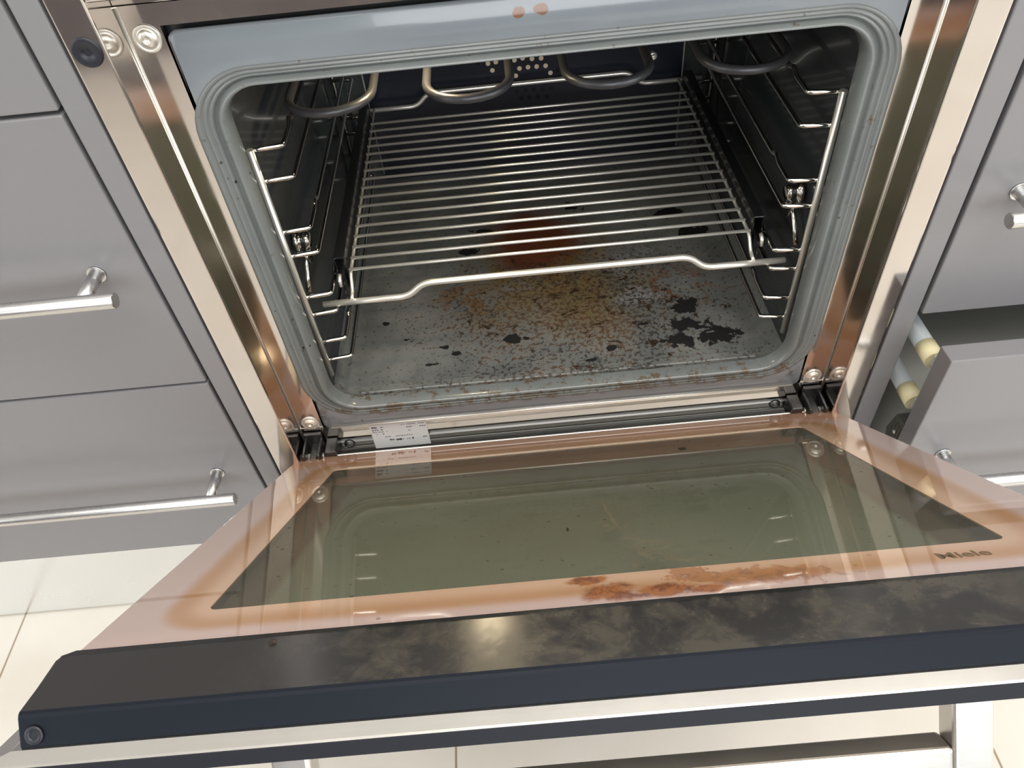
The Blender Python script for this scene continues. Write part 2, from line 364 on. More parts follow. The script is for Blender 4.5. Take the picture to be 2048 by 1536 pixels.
# ------------------------------------------------------------------ mesh helpers
class MB:
    def __init__(s): s.bm = bmesh.new(); s.mi = 0
    def box(s, x0, x1, y0, y1, z0, z1, mi=0):
        vs = [s.bm.verts.new((x, y, z)) for x in (x0, x1) for y in (y0, y1) for z in (z0, z1)]
        for f in ((0, 1, 3, 2), (4, 6, 7, 5), (0, 4, 5, 1), (2, 3, 7, 6), (0, 2, 6, 4), (1, 5, 7, 3)):
            s.bm.faces.new([vs[i] for i in f]).material_index = mi
        return s
    def tube(s, pts, r, seg=10, cap=True, mi=0, closed=False):
        pts = [Vector(p) for p in pts]; n = len(pts); rings = []
        prev = None
        for i, p in enumerate(pts):
            if closed: t = (pts[(i+1) % n] - pts[i-1]).normalized()
            elif i == 0: t = (pts[1]-p).normalized()
            elif i == n-1: t = (p-pts[i-1]).normalized()
            else: t = ((pts[i+1]-p).normalized() + (p-pts[i-1]).normalized()).normalized()
            if prev is None:
                a = Vector((0, 0, 1)) if abs(t.z) < 0.9 else Vector((1, 0, 0))
                u = (a - t*a.dot(t)).normalized()
            else: u = (prev - t*prev.dot(t)).normalized()
            prev = u; w_ = t.cross(u)
            rr = r[i] if isinstance(r, (list, tuple)) else r
            rings.append([s.bm.verts.new(p + u*cos(2*pi*k/seg)*rr + w_*sin(2*pi*k/seg)*rr) for k in range(seg)])
        for i in range(n if closed else n-1):
            A, B = rings[i], rings[(i+1) % n]
            for k in range(seg):
                f = s.bm.faces.new((A[k], A[(k+1) % seg], B[(k+1) % seg], B[k])); f.smooth = True; f.material_index = mi
        if cap and not closed:
            s.bm.faces.new(rings[0][::-1]).material_index = mi; s.bm.faces.new(rings[-1]).material_index = mi
        return s
    def prism(s, poly, axis, a, b, mi=0):
        """poly of 2-D points extruded along axis; order of the other two axes kept"""
        def P(q, h):
            l = list(q); l.insert(axis, h); return l
        A = [s.bm.verts.new(P(q, a)) for q in poly]; B = [s.bm.verts.new(P(q, b)) for q in poly]
        n = len(poly)
        s.bm.faces.new(A).material_index = mi; s.bm.faces.new(B[::-1]).material_index = mi
        for i in range(n): s.bm.faces.new((A[i], B[i], B[(i+1) % n], A[(i+1) % n])).material_index = mi
        return s
    def loft(s, loops, mis=None, smooth=True, cap0=False, cap1=False):
        R_ = [[s.bm.verts.new(p) for p in L] for L in loops]
        n = len(loops[0])
        for i in range(len(R_)-1):
            for k in range(n):
                f = s.bm.faces.new((R_[i][k], R_[i][(k+1) % n], R_[i+1][(k+1) % n], R_[i+1][k])); f.smooth = smooth
                if mis: f.material_index = mis(i, k, f)
        if cap0: s.bm.faces.new(R_[0])
        if cap1: s.bm.faces.new(R_[-1][::-1])
        return s
    def disc(s, c, r, nrm, h=0.0005, seg=16, mi=0):
        c = Vector(c); nrm = Vector(nrm).normalized()
        return s.tube([c, c+nrm*h], r, seg, True, mi)
    def dome(s, c, nrm, prof, seg=24, mi=0):
        """lathe: prof list of (radius, height along nrm)"""
        c = Vector(c); nrm = Vector(nrm).normalized()
        a = Vector((0, 0, 1)) if abs(nrm.z) < 0.9 else Vector((1, 0, 0))
        u = (a - nrm*a.dot(nrm)).normalized(); w_ = nrm.cross(u)
        s.loft([[c + nrm*hh + (u*cos(2*pi*k/seg)+w_*sin(2*pi*k/seg))*max(rr, 1e-5) for k in range(seg)] for rr, hh in prof], (lambda i, k, f: mi), True, True, True)
        return s
    def build(s, name, mats, parent=None, bevel=0.0, seg=2, smooth=False, matrix=None):
        bmesh.ops.recalc_face_normals(s.bm, faces=s.bm.faces)
        me = bpy.data.meshes.new(name); s.bm.to_mesh(me); s.bm.free()
        for m_ in (mats if isinstance(mats, (list, tuple)) else [mats]): me.materials.append(m_)
        if smooth:
            for p in me.polygons: p.use_smooth = True
        o = bpy.data.objects.new(name, me); C.objects.link(o)
        if matrix is not None: o.matrix_world = matrix
        if parent is not None:
            o.parent = parent
            if matrix is None and parent.get('_local') is None:
                o.matrix_parent_inverse = Matrix.Translation(parent.location).inverted()
        if bevel > 0:
            bv = o.modifiers.new('bevel', 'BEVEL'); bv.width = bevel; bv.segments = seg; bv.limit_method = 'ANGLE'; bv.angle_limit = radians(40)
        return o

def bend(pts, rad=0.006, n=5):
    """round the corners of a polyline"""
    pts = [Vector(p) for p in pts]; out = [pts[0]]
    for i in range(1, len(pts)-1):
        a, b, c = pts[i-1], pts[i], pts[i+1]
        d1 = (a-b); d2 = (c-b); r = min(rad, d1.length*0.45, d2.length*0.45)
        p0 = b + d1.normalized()*r; p2 = b + d2.normalized()*r
        for k in range(n+1):
            t = k/n; out.append(p0*(1-t)**2 + b*2*t*(1-t) + p2*t*t)
    out.append(pts[-1]); return out

def thing(name, label, cat, loc, group=None):
    o = bpy.data.objects.new(name, None); C.objects.link(o); o.location = loc
    o.empty_display_size = 0.05
    o['label'] = label; o['category'] = cat
    if group: o['group'] = group
    return o
def tag(o, label, cat, group=None):
    o['label'] = label; o['category'] = cat
    if group: o['group'] = group
    return o
def struct(o, label=None):
    o['kind'] = 'structure'
    if label: o['label'] = label
    return o
def rr_loop(hx0, hx1, z0, z1, r, y, n=8):
    """rounded rectangle loop in the XZ plane"""
    pts = []
    for (cx, cz, a0) in ((hx1-r, z0+r, -pi/2), (hx1-r, z1-r, 0), (hx0+r, z1-r, pi/2), (hx0+r, z0+r, pi)):
        for k in range(n+1):
            a = a0 + (pi/2)*k/n
            pts.append((cx + r*cos(a), y, cz + r*sin(a)))
    return pts

# ------------------------------------------------------------------ room shell
struct(MB().box(-3.2, 3.2, -4.2, 0.66, FZ-0.05, FZ).build('floor', M['tiles']))
struct(MB().box(-3.2, 3.2, 0.66, 0.72, FZ, 2.2).build('wall_back', M['wall']))
struct(MB().box(-3.26, -3.2, -4.2, 0.72, FZ, 2.2).build('wall_left', M['wall']))
struct(MB().box(3.2, 3.26, -4.2, 0.72, FZ, 2.2).build('wall_right', M['wall']))
struct(MB().box(-3.26, 3.26, -4.2, 0.72, 2.2, 2.25).build('ceiling', M['wall']))
struct(MB().box(-2.6, -0.30, 0.012, 0.03, FZ+0.003, -0.084).build('baseboard_left', M['plinth']))
struct(MB().box(0.30, 2.6, 0.012, 0.03, FZ, -0.084).build('baseboard_right', M['plinth']))
struct(MB().box(-0.2995, 0.2995, 0.012, 0.03, FZ, -0.084).build('baseboard_center', M['grey']))

# unseen things added behind the photographer to give the steel dark reflections
isl = thing('reflected_island', 'slate grey kitchen island opposite the oven, added unseen for its reflection', 'kitchen island', (-1.2, -2.35, FZ))
MB().box(-2.2, -0.30, -2.75, -1.95, FZ+0.001, 0.60).build('body', M['island'], isl, 0.004)
MB().box(-2.23, -0.27, -2.78, -1.92, 0.601, 0.64).build('worktop', M['wall'], isl, 0.004)
pf = MB()  # added olive block standing in for the photographer's reflected legs
pf.loft([[(-0.02 + (0.20*q)*math.copysign(abs(cos(a))**0.6, cos(a)), -1.10 + (0.17*q)*math.copysign(abs(sin(a))**0.6, sin(a)), z) for a in [2*pi*k/28 for k in range(28)]]
         for q, z in ((0.86, FZ+0.001), (0.98, FZ+0.03), (1.0, FZ+0.18), (1.0, FZ+0.34), (0.97, FZ+0.42), (0.86, FZ+0.45), (0.5, FZ+0.46))], None, True, True, True)
tag(pf.build('reflected_prop', M['olive'], None), 'olive fabric pouf added unseen for the dark reflection in the steel frame', 'prop')

# ------------------------------------------------------------------ cabinets
def handle(parent, xa, xb, zc, yface, out):
    """brushed bar handle on two posts; bar from xa to xb, posts inset"""
    b_ = MB(); r = 0.0062; yb = yface - out
    b_.tube([(xa, yb, zc), (xa+0.0008, yb, zc), (xb-0.0008, yb, zc), (xb, yb, zc)], [r*0.9, r, r, r*0.9], 20)
    for x in (xa + 0.026, xb - 0.026):
        b_.tube([(x, yface-0.0001, zc), (x, yb+0.002, zc)], 0.0054, 16)
        b_.tube([(x, yface-0.0001, zc), (x, yface-0.0018, zc)], 0.0072, 16)
    return b_.build('handle', M['brushed'], parent)

YF = -0.034
# left cabinet
lc = thing('drawer_cabinet', 'grey drawer cabinet left of the oven, all drawers shut', 'cabinet', (-0.62, 0.25, FZ))
b_ = MB()
b_.box(-0.3185, -0.3000, YF+0.001, 0.62, -0.0835, 0.62)
b_.box(-0.94, -0.9215, YF+0.001, 0.62, -0.0835, 0.62)
b_.box(-0.9215, -0.3185, -0.012, 0.62, -0.0835, -0.0655)
b_.box(-0.9215, -0.3185, 0.60, 0.62, -0.0655, 0.62)
b_.build('carcass', M['grey'], lc, 0.0012)
for k, (z0, z1) in enumerate(((-0.0805, 0.1782), (0.1812, 0.4375), (0.4405, 0.60))):
    d_ = MB().box(-0.918, -0.3215, YF, YF+0.019, z0, z1).build('drawer', M['grey'], lc, 0.0012)
    MB().box(-0.9, -0.335, YF+0.019, 0.45, z0+0.02, z1-0.03).build('drawer_box', M['darkin'], d_)
    if k < 2: handle(d_, -0.906, -0.3335, (z0+z1)/2 + 0.0005, YF, 0.036)
# right cabinet
rc = thing('drawer_cabinet', 'grey drawer cabinet right of the oven with its lowest drawer pulled open', 'cabinet', (0.62, 0.25, FZ))
b_ = MB()
b_.box(0.3000, 0.3205, YF+0.001, 0.62, -0.0835, 0.62)
b_.box(0.9235, 0.94, YF+0.001, 0.62, -0.0835, 0.62)
b_.box(0.3205, 0.9235, -0.012, 0.62, -0.0835, -0.0655)
b_.box(0.3205, 0.9235, 0.60, 0.62, -0.0655, 0.62)
b_.build('carcass', M['grey'], rc, 0.0012)
for k, (z0, z1) in enumerate(((0.1800, 0.4375), (0.4405, 0.60))):
    d_ = MB().box(0.3240, 0.92, YF, YF+0.019, z0, z1).build('drawer', M['grey'], rc, 0.0012)
    MB().box(0.345, 0.9, YF+0.019, 0.45, z0+0.02, z1-0.03).build('drawer_box', M['darkin'], d_)
    if k == 0: handle(d_, 0.3335, 0.906, 0.303, YF, 0.036)
YO = -0.0935
d_ = MB().box(0.3235, 0.92, YO, YO+0.020, -0.0805, 0.1795).build('drawer', M['grey'], rc, 0.0012)
handle(d_, 0.3335, 0.906, 0.0495, YO, 0.036)
b_ = MB()
b_.box(0.352, 0.90, YO+0.0202, 0.40, 0.040, 0.054)
b_.box(0.352, 0.356, YO+0.0202, 0.40, -0.064, 0.040)
b_.box(0.896, 0.90, YO+0.0202, 0.40, -0.064, 0.040)
b_.box(0.352, 0.90, 0.385, 0.40, -0.050, 0.12)
b_.build('drawer_box', M['box_grey'], d_)
for zc in (0.1415, 0.0835):
    for xx in (0.3385, 0.905):
        MB().box(xx-0.002, xx+0.002, YO+0.0201, YO+0.039, zc-0.006, zc+0.006).build('rail_tab', M['rail_white'], d_)
        g_ = MB().tube([(xx, YO+0.058, zc), (xx, 0.30, zc)], 0.0086, 20).build('gallery_rail', M['rail_white'], d_)
        cb = MB()
        cb.tube([(xx, YO+0.038, zc), (xx, YO+0.058, zc)], 0.0092, 20)
        cb.build('rail_cap', M['cream'], d_)['label'] = 'cream plastic rail cap'
b_ = MB(); b_.prism([(YO+0.0203, 0.014), (YO+0.0203, -0.002), (YO+0.048, 0.010), (YO+0.055, 0.028), (YO+0.048, 0.056), (YO+0.0203, 0.062)], 0, 0.3335, 0.3505)
for q in range(6): b_.box(0.3325, 0.3335, YO+0.024+q*0.0045, YO+0.0265+q*0.0045, 0.012, 0.050)
b_.build('drawer_bracket', M['bracket'], d_)
for (yy, zz) in ((YO+0.040, 0.038), (YO+0.030, 0.020), (YO+0.026, 0.006)):
    MB().dome((0.3327, yy, zz), (-1, 0, 0), [(0.0022, 0), (0.0020, 0.0008), (0.0008, 0.0012)], 12).build('bracket_screw', M['chrome'], d_)

# ------------------------------------------------------------------ the oven
ov = thing('built_in_oven', 'built-in oven with polished steel frame and its door hanging half open', 'oven', (0, 0.2, -0.08))
XR = 0.2734; XO = 0.2975
# housing frame: front strips, side flanges, front faces
for s_ in (-1, 1):
    a, c = sorted((s_*XR, s_*XO))
    MB().box(a, c, YF, 0.05, -0.075, 0.615).build('side_post', M['steel'], ov, 0.0016, 3)
    MB().tube([(s_*0.2727, -0.0006, 0.03), (s_*0.2727, -0.0006, 0.488)], 0.0008, 10).build('corner_seam', M['chrome'], ov)
# front strip behind the enamel plate
b_ = MB()
b_.prism([(-0.2733, 0.0), (-0.2733, 0.4885), (0.2733, 0.4885), (0.2733, 0.0), (0.2490, 0.0), (0.2490, 0.4745), (-0.2490, 0.4745), (-0.2490, 0.0)], 1, 0.0, 0.004)
b_.build('frame_strip', M['steel'], ov)
# bottom channel under the plate
b_ = MB()
b_.box(-0.2733, 0.2733, -0.001, 0.004, 0.0475, 0.0665)
b_.build('lower_strip', M['steel'], ov)
b_ = MB()
b_.prism([(-0.001, 0.046), (0.003, 0.044), (0.003, 0.040), (-0.001, 0.038), (-0.001, 0.032), (0.001, 0.030), (-0.001, 0.028), (-0.001, 0.012), (-0.024, 0.004), (-0.024, -0.072), (0.012, -0.072), (0.012, 0.046)], 0, -0.2733, 0.2733)
b_.build('bottom_channel', M['channel'], ov, 0.0008)
# header above the plate and control panel
MB().box(-0.2733, 0.2733, -0.001, 0.05, 0.4892, 0.5024).build('header_strip', M['steel'], ov, 0.0006)
MB().box(-0.2732, 0.2732, -0.034, 0.10, 0.5025, 0.615).build('control_panel', M['steel'], ov, 0.002, 3)
# outer casing
b_ = MB(); b_.box(-0.272, 0.272, 0.44, 0.56, -0.07, 0.48); b_.box(-0.2735, -0.262, 0.05, 0.56, -0.07, 0.50); b_.box(0.262, 0.2735, 0.05, 0.56, -0.07, 0.50); b_.box(-0.262, 0.262, 0.01, 0.56, 0.46, 0.50); b_.box(-0.262, 0.262, 0.012, 0.56, -0.07, 0.06)
b_.build('casing', M['hinge'], ov)

# enamel plate with corner cut for the ringed mouth
PW, PB, PT = 0.2466, 0.0665, 0.4713
outer_r = lambda f: (-(0.2524 + (0.2262-0.2524)*f), (0.2526 + (0.2245-0.2526)*f), 0.0845 + (0.1010-0.0845)*f, 0.4454 + (0.4315-0.4454)*f, 0.050 + (0.028-0.050)*f)
def ring(f, y, n=10):
    a, c, z0, z1, r = outer_r(f); return rr_loop(a, c, z0, z1, r, y, n)
b_ = MB()
def plate_loop(hx, zb, zt, r, y, n=10): return rr_loop(-hx, hx, zb, zt, r, y, n)
# match vertex counts, loft outer plate edge to the ring's outer edge (clipped to plate width)
cl = lambda L, y: [(max(-PW+0.0002, min(PW-0.0002, p[0])), y, p[2]) for p in L]
b_.loft([plate_loop(PW, PB, PT, 0.007, 0.0), plate_loop(PW, PB, PT, 0.007, -0.0022), plate_loop(PW-0.0018, PB+0.0018, PT-0.0018, 0.006, -0.0038),
         cl(ring(0.0, 0), -0.0038), cl(ring(0.25, 0), -0.0034)], None, True)
b_.build('face_plate', M['enamel'], ov)
MB().tube([(-0.2395, -0.0036, 0.0672), (0.2395, -0.0036, 0.0672)], 0.0010, 8).build('plate_edge_glint', M['chrome'], ov)  # added chrome tube stands in for the highlight on the enamel edge
prof = [(0.0, 0.0), (0.0, -0.0035), (0.05, -0.0050), (0.12, -0.0056), (0.19, -0.0050), (0.22, -0.0040), (0.26, -0.0050), (0.32, -0.0058), (0.38, -0.0050), (0.41, -0.0038), (0.45, -0.0048), (0.50, -0.0052), (0.56, -0.0036), (0.60, -0.0010), (0.64, -0.0022),
        (0.70, -0.0060), (0.78, -0.0085), (0.86, -0.0090), (0.93, -0.0070), (0.98, -0.0035), (1.0, 0.0015), (0.99, 0.006)]
b_ = MB(); b_.loft([ring(f, y) for f, y in prof], None, True)
b_.build('mouth_bead', M['bead'], ov)
# cavity liner
CW = 0.2365; CB = 0.090; CT = 0.437
def cav_idx(i, k, f):
    zc = f.calc_center_median().z
    return 1 if zc < CB + 0.012 else 0
b_ = MB()
b_.loft([ring(0.99, 0.006), rr_loop(-CW, CW, CB+0.002, CT, 0.028, 0.014, 10), rr_loop(-CW, CW, CB, CT, 0.028, 0.022, 10)] + [rr_loop(-CW, CW, CB, CT, 0.028, y, 10) for y in (0.1, 0.2, 0.3)] + [rr_loop(-CW, CW, CB, CT, 0.028, 0.405, 10)], cav_idx, True)
b_.build('cavity_liner', [M['cavity'], M['floorstain']], ov)
# embossed channel step in the floor front
MB().prism([(0.018, CB), (0.030, CB), (0.028, CB+0.0016), (0.020, CB+0.0016)], 0, -0.205, 0.205).build('floor_rib', M['floorstain'], ov, 0.0005)
# back wall
MB().box(-CW-0.002, CW+0.002, 0.405, 0.41, CB-0.002, CT+0.002).build('back_wall', M['cavity'], ov)
b_ = MB(); b_.box(-0.197, 0.197, 0.3985, 0.4045, CB+0.02, CT-0.02)
HB = [(-0.0427, 0.2543), (-0.0381, 0.2453), (-0.033, 0.2551), (-0.0276, 0.2623), (-0.0365, 0.2626), (-0.0152, 0.2454), (-0.0099, 0.2356), (-0.0047, 0.2443), (0.0059, 0.2448), (0.0165, 0.2445), (0.0276, 0.2443), (0.0332, 0.2349), (0.0, 0.2565), (0.0226, 0.2542), (-0.0102, 0.2551), (0.0113, 0.2547), (-0.0043, 0.2623), (0.0289, 0.2613)]
HD = [(-0.0102, 0.2149), (0.001, 0.2157), (0.0114, 0.2152), (0.0225, 0.2147), (0.033, 0.2149), (-0.0052, 0.2061), (0.0053, 0.2062), (0.0165, 0.2057), (0.0277, 0.2052), (-0.0551, 0.2561), (-0.045, 0.235), (0.045, 0.26), (0.043, 0.238)]
HB += [(x, z) for z in (0.272, 0.281, 0.290) for x in (-0.03, -0.02, -0.01, 0.0, 0.01, 0.02, 0.03)]
for (x, z) in HB: b_.disc((x, 0.3985, z), 0.0029, (0, -1, 0), 0.0003, 12, 1)
for (x, z) in HD: b_.disc((x, 0.3985, z), 0.0029, (0, -1, 0), 0.0003, 12, 2)
b_.build('fan_cover', [M['back'], M['holes'], M['hole_dark']], ov)
for s_ in (-1, 1): MB().tube([(s_*0.1975, 0.3965, CB+0.03), (s_*0.1975, 0.3965, CT-0.03)], 0.0011, 8).build('cover_edge', M['chrome'], ov)
MB().dome((0.1597, 0.3984, 0.2434), (0, -1, 0), [(0.0055, 0), (0.0055, 0.002), (0.0045, 0.0035), (0.002, 0.0036), (0.0018, 0.001)], 16).build('cover_screw', M['chrome'], ov)
MB().dome((-0.095, 0.102, CT-0.0005), (0, 0, -1), [(0.026, 0), (0.026, 0.002), (0.021, 0.0035), (0.0205, 0.0015), (0.001, 0.0015)], 24).build('oven_lamp', M['rail_white'], ov)
# grill heating element: one serpentine tube hanging under the ceiling
EZ = 0.377; pts = []
cxs = [-0.1716, -0.0573, 0.0572, 0.1692]; hw = 0.0345
for i, cxx in enumerate(cxs):
    yfr = 0.054; yb = 0.34
    pts.append((cxx-hw, yb, EZ))
    pts.append((cxx-hw, yfr+hw, EZ))
    for k in range(1, 12):
        a = pi + pi*k/12; pts.append((cxx + hw*cos(a), yfr + hw + hw*0.92*sin(a), EZ))
    pts.append((cxx+hw, yfr+hw, EZ)); pts.append((cxx+hw, yb, EZ))
    if i < 3:
        x2 = cxs[i+1]-hw; rb = (x2-(cxx+hw))/2
        for k in range(1, 8):
            a = pi - pi*k/8; pts.append(((cxx+hw+x2)/2 + rb*cos(a), yb + rb*sin(a), EZ))
b_ = MB(); b_.tube(pts, 0.0038, 12)
for xx in (-0.12, 0.12): b_.tube([(xx, 0.2, EZ+0.004), (xx, 0.2, CT)], 0.002, 8)
b_.tube([(-0.215, 0.2, EZ+0.0048), (0.215, 0.2, EZ+0.0048)], 0.0016, 8)
b_.build('heating_element', M['element'], ov)

# screws
def screw(x, z, parent=ov, y=0.0):
    c = (x, y-0.0001, z)
    o = MB().dome(c, (0, -1, 0), [(0.0092, 0), (0.0094, 0.0006), (0.0087, 0.0011), (0.0074, 0.0008), (0.0069, 0.0004), (0.0060, 0.0018), (0.0051, 0.0026), (0.0033, 0.0031), (0.0019, 0.0031), (0.0016, 0.0018), (0.0003, 0.0016)], 28).build('screw', M['chrome'], parent)
    return o
screw(-0.2602, 0.4673); screw(-0.2602, 0.0740); screw(0.2602, 0.0740); screw(0.2602, 0.4673)
for s_ in (-1, 1):
    MB().dome((s_*0.2853, YF-0.0001, 0.4751), (0, -1, 0), [(0.0095, 0), (0.0092, 0.0008), (0.0075, 0.0010), (0.0060, 0.0004), (0.0025, 0.0006), (0.0018, -0.002)], 24).build('frame_plug', M['blackplastic'], ov)['label'] = 'black round plug'
# rating label with fine illegible print
lb = MB(); LZ0, LZ1, LX0, LX1 = 0.0245, 0.0635, -0.2015, -0.1415
lb.box(LX0, LX1, -0.0016, -0.0012, LZ0, LZ1)
lab = lb.build('rating_label', M['label'], ov)
rnd = random.Random(5)
ib = MB()
def marks(x0, x1, z, h, fill=0.7, gap=0.0008):
    x = x0
    while x < x1:
        w_ = rnd.uniform(0.0008, 0.0024)
        if rnd.random() < fill: ib.box(x, min(x+w_, x1), -0.0018, -0.00161, z-h/2*rnd.uniform(0.6, 1), z+h/2*rnd.uniform(0.6, 1))
        x += w_ + gap
marks(-0.1995, -0.194, 0.0585, 0.0024, 1, 0.0002); marks(-0.190, -0.187, 0.0585, 0.0014)
marks(-0.1995, -0.187, 0.0545, 0.0018, 0.9); marks(-0.1995, -0.184, 0.0510, 0.0010, 0.8); marks(-0.196, -0.188, 0.0475, 0.0014, 0.5)
marks(-0.168, -0.1435, 0.0600, 0.0009, 0.9, 0.0004); marks(-0.163, -0.157, 0.0555, 0.0012, 0.9); marks(-0.149, -0.143, 0.0555, 0.0012, 0.9)
marks(-0.164, -0.159, 0.0500, 0.0010, 0.9); marks(-0.184, -0.158, 0.0425, 0.0008, 0.8); marks(-0.188, -0.182, 0.0425, 0.0010, 1)
marks(-0.184, -0.179, 0.0370, 0.0026, 0.9, 0.0003); marks(-0.177, -0.171, 0.0365, 0.0030, 1, 0.0001); marks(-0.170, -0.162, 0.0365, 0.0012, 0.7); marks(-0.1600, -0.1575, 0.037, 0.0030, 1); marks(-0.148, -0.1435, 0.0375, 0.0018, 0.7)
ib.build('label_print', M['ink'], lab)

# hinges
for s_ in (-1, 1):
    hp = MB()
    cx = s_*0.2615
    hp.box(cx-0.0095, cx-0.0065, -0.030, -0.002, 0.030, 0.056); hp.box(cx+0.0065, cx+0.0095, -0.030, -0.002, 0.030, 0.056)
    hp.box(cx-0.0095, cx+0.0095, -0.006, -0.002, 0.030, 0.062)
    hp.box(cx-0.004, cx+0.004, -0.028, -0.004, 0.036, 0.047)
    hp.box(cx-s_*0.018-0.006, cx-s_*0.018+0.006, -0.022, -0.002, 0.030, 0.050)
    h_ = hp.build('hinge', M['hinge'], ov, 0.0012)
    MB().tube([(cx-0.0105, -0.020, 0.044), (cx+0.0105, -0.020, 0.044)], 0.0028, 14).build('hinge_pin', M['chrome'], h_)
    sb = MB(); sp_ = [(cx + s_*0.0 + 0.0032*cos(a), -0.0265 - 0.00022*a, 0.0405 + 0.0032*sin(a)) for a in [k*pi/6 for k in range(42)]]
    sb.tube(sp_, 0.0008, 6); sb.build('hinge_spring', M['copper'] if s_ < 0 else M['chrome'], h_)
    MB().dome((cx - s_*0.034, -0.0011, 0.037), (0, -1, 0), [(0.006, 0), (0.0056, 0.0015), (0.003, 0.004), (0.001, 0.0042)], 16).build('channel_screw', M['hinge'], ov)

# ------------------------------------------------------------------ door (half open)
DA = radians(38.1159); H0 = Vector((0, -0.02012, 0.04142))
dv = Vector((0, -cos(DA), sin(DA))); nv = Vector((0, sin(DA), cos(DA)))
DM = Matrix(((1, -dv.x*1.0, nv.x, 0), (0, -dv.y, nv.y, H0.y), (0, -dv.z, nv.z, H0.z), (0, 0, 0, 1)))
# mesh coords: (x, -t, off)
def dbox(b, x0, x1, t0, t1, o0, o1, mi=0): return b.box(x0, x1, -t1, -t0, o0, o1, mi)
b_ = MB()
def pl(hx, t1, o): return [(-hx, -0.004, o), (hx, -0.004, o), (hx, -t1, o), (-hx, -t1, o)]
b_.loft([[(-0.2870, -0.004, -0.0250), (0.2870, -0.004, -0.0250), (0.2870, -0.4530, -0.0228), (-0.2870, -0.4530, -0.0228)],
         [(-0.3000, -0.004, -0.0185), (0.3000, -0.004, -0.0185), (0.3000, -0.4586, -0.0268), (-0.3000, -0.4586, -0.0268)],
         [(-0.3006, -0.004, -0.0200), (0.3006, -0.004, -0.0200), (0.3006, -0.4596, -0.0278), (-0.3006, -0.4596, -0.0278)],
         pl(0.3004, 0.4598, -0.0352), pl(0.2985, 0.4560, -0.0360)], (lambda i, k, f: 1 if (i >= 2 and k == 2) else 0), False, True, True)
door = b_.build('door', [M['panel_steel'], M['edge_reflection']], None, 0.0003, 1)
door.parent = ov; door.matrix_parent_inverse = Matrix.Translation(ov.location).inverted(); door.matrix_basis = DM
door['_local'] = 1
door['label'] = 'half-open oven door with peach bordered glass window and black edge trim'
def dpart(b, name, mat, bevel=0.0, seg=2):
    return b.build(name, mat, door, bevel, seg)
# inner frame body (dark sides) between glass and panel
b_ = MB()
dbox(b_, -0.272, -0.2300, 0.004, 0.41, -0.0240, -0.0016); dbox(b_, 0.2300, 0.272, 0.004, 0.41, -0.0240, -0.0016)
dbox(b_, -0.2300, 0.2300, 0.004, 0.055, -0.0240, -0.0016); dbox(b_, -0.2300, 0.2300, 0.372, 0.41, -0.0240, -0.0016)
dpart(b_, 'door_frame', M['door_core'])
# lower pane seen through the window
b_ = MB(); dbox(b_, -0.2299, 0.2299, 0.0551, 0.3719, -0.0125, -0.0095); dpart(b_, 'inner_pane', M['lower'])
# printed border: ring with rounded-corner window opening
def rl(hx0, hx1, t0, t1, r, o, n=6):
    return [(p[0], -p[2], o) for p in rr_loop(hx0, hx1, t0, t1, r, 0, n)]
GW = 0.2790
b_ = MB()
L0 = rl(-GW, GW, 0.0, 0.4115, 0.003, -0.0015); L1 = rl(-GW, GW, 0.0, 0.4115, 0.003, -0.0003); L1b = rl(-GW+0.0006, GW-0.0006, 0.0006, 0.4109, 0.003, 0.0)
L2 = rl(-0.2262, 0.2262, 0.0615, 0.3665, 0.005, 0.0); L3 = rl(-0.2262, 0.2262, 0.0615, 0.3665, 0.005, -0.0012)
b_.loft([L0, L1, L1b, L2, L3, L0], (lambda i, k, f: 0), False)
dpart(b_, 'glass_border', M['frit'])
b_ = MB()
vs = [b_.bm.verts.new(p) for p in rl(-0.2262, 0.2262, 0.0615, 0.3665, 0.005, -0.0004)]; b_.bm.faces.new(vs)
gw = dpart(b_, 'glass_window', M['glass'])
# steel strip along the hinge edge of the glass
b_ = MB(); dbox(b_, -0.243, 0.252, -0.0045, -0.0003, -0.006, 0.0006); dpart(b_, 'edge_strip', M['chrome'], 0.0006)
# black top trim
b_ = MB()
TX = 0.2832
prof2 = [(-0.4075, 0.0004), (-0.4075, 0.0026), (-0.4130, 0.0026), (-0.4480, -0.0062), (-0.4492, -0.0072), (-0.4499, -0.0088), (-0.4520, -0.0230), (-0.4150, -0.0230), (-0.4150, 0.0004)]
L = [[], [], [], []]
for p in prof2:
    inset = 0.006 if p[0] > -0.410 else 0.0
    L[0].append((-TX+inset, p[0], p[1])); L[3].append((TX-inset, p[0], p[1]))
# insert the chamfered corner by sliding the edge back
b_.loft([L[0], L[3]], (lambda i, k, f: 1 if k in (3, 4, 5) else 0), False, True, True)
dpart(b_, 'edge_trim', [M['trim'], M['trim_front']], 0.0010, 2)
# chamfer fillets of the trim corners
for s_ in (-1, 1):
    MB().dome((s_*0.2755, -0.4518, -0.0165), (0, -1, 0.15), [(0.0046, 0), (0.0044, 0.0004), (0.0022, 0.0005), (0.0018, -0.0012)], 20).build('trim_cap', M['blackplastic'], door)
b_ = MB(); dbox(b_, -0.245, 0.245, 0.03, 0.405, -0.0372, -0.0361); dpart(b_, 'outer_glass', M['outer_glass'], 0.0004)
# handle: square tube bent into a U below the panel
b_ = MB()
hx = 0.1740
for s_ in (-1, 1):
    a, c = sorted((s_*0.1545, s_*hx)); dbox(b_, a, c, 0.4250, 0.4400, -0.0950, -0.0361)
dbox(b_, -0.1545, 0.1545, 0.4250, 0.4400, -0.0960, -0.0715)
dpart(b_, 'handle', M['panel_steel'], 0.0022, 3)
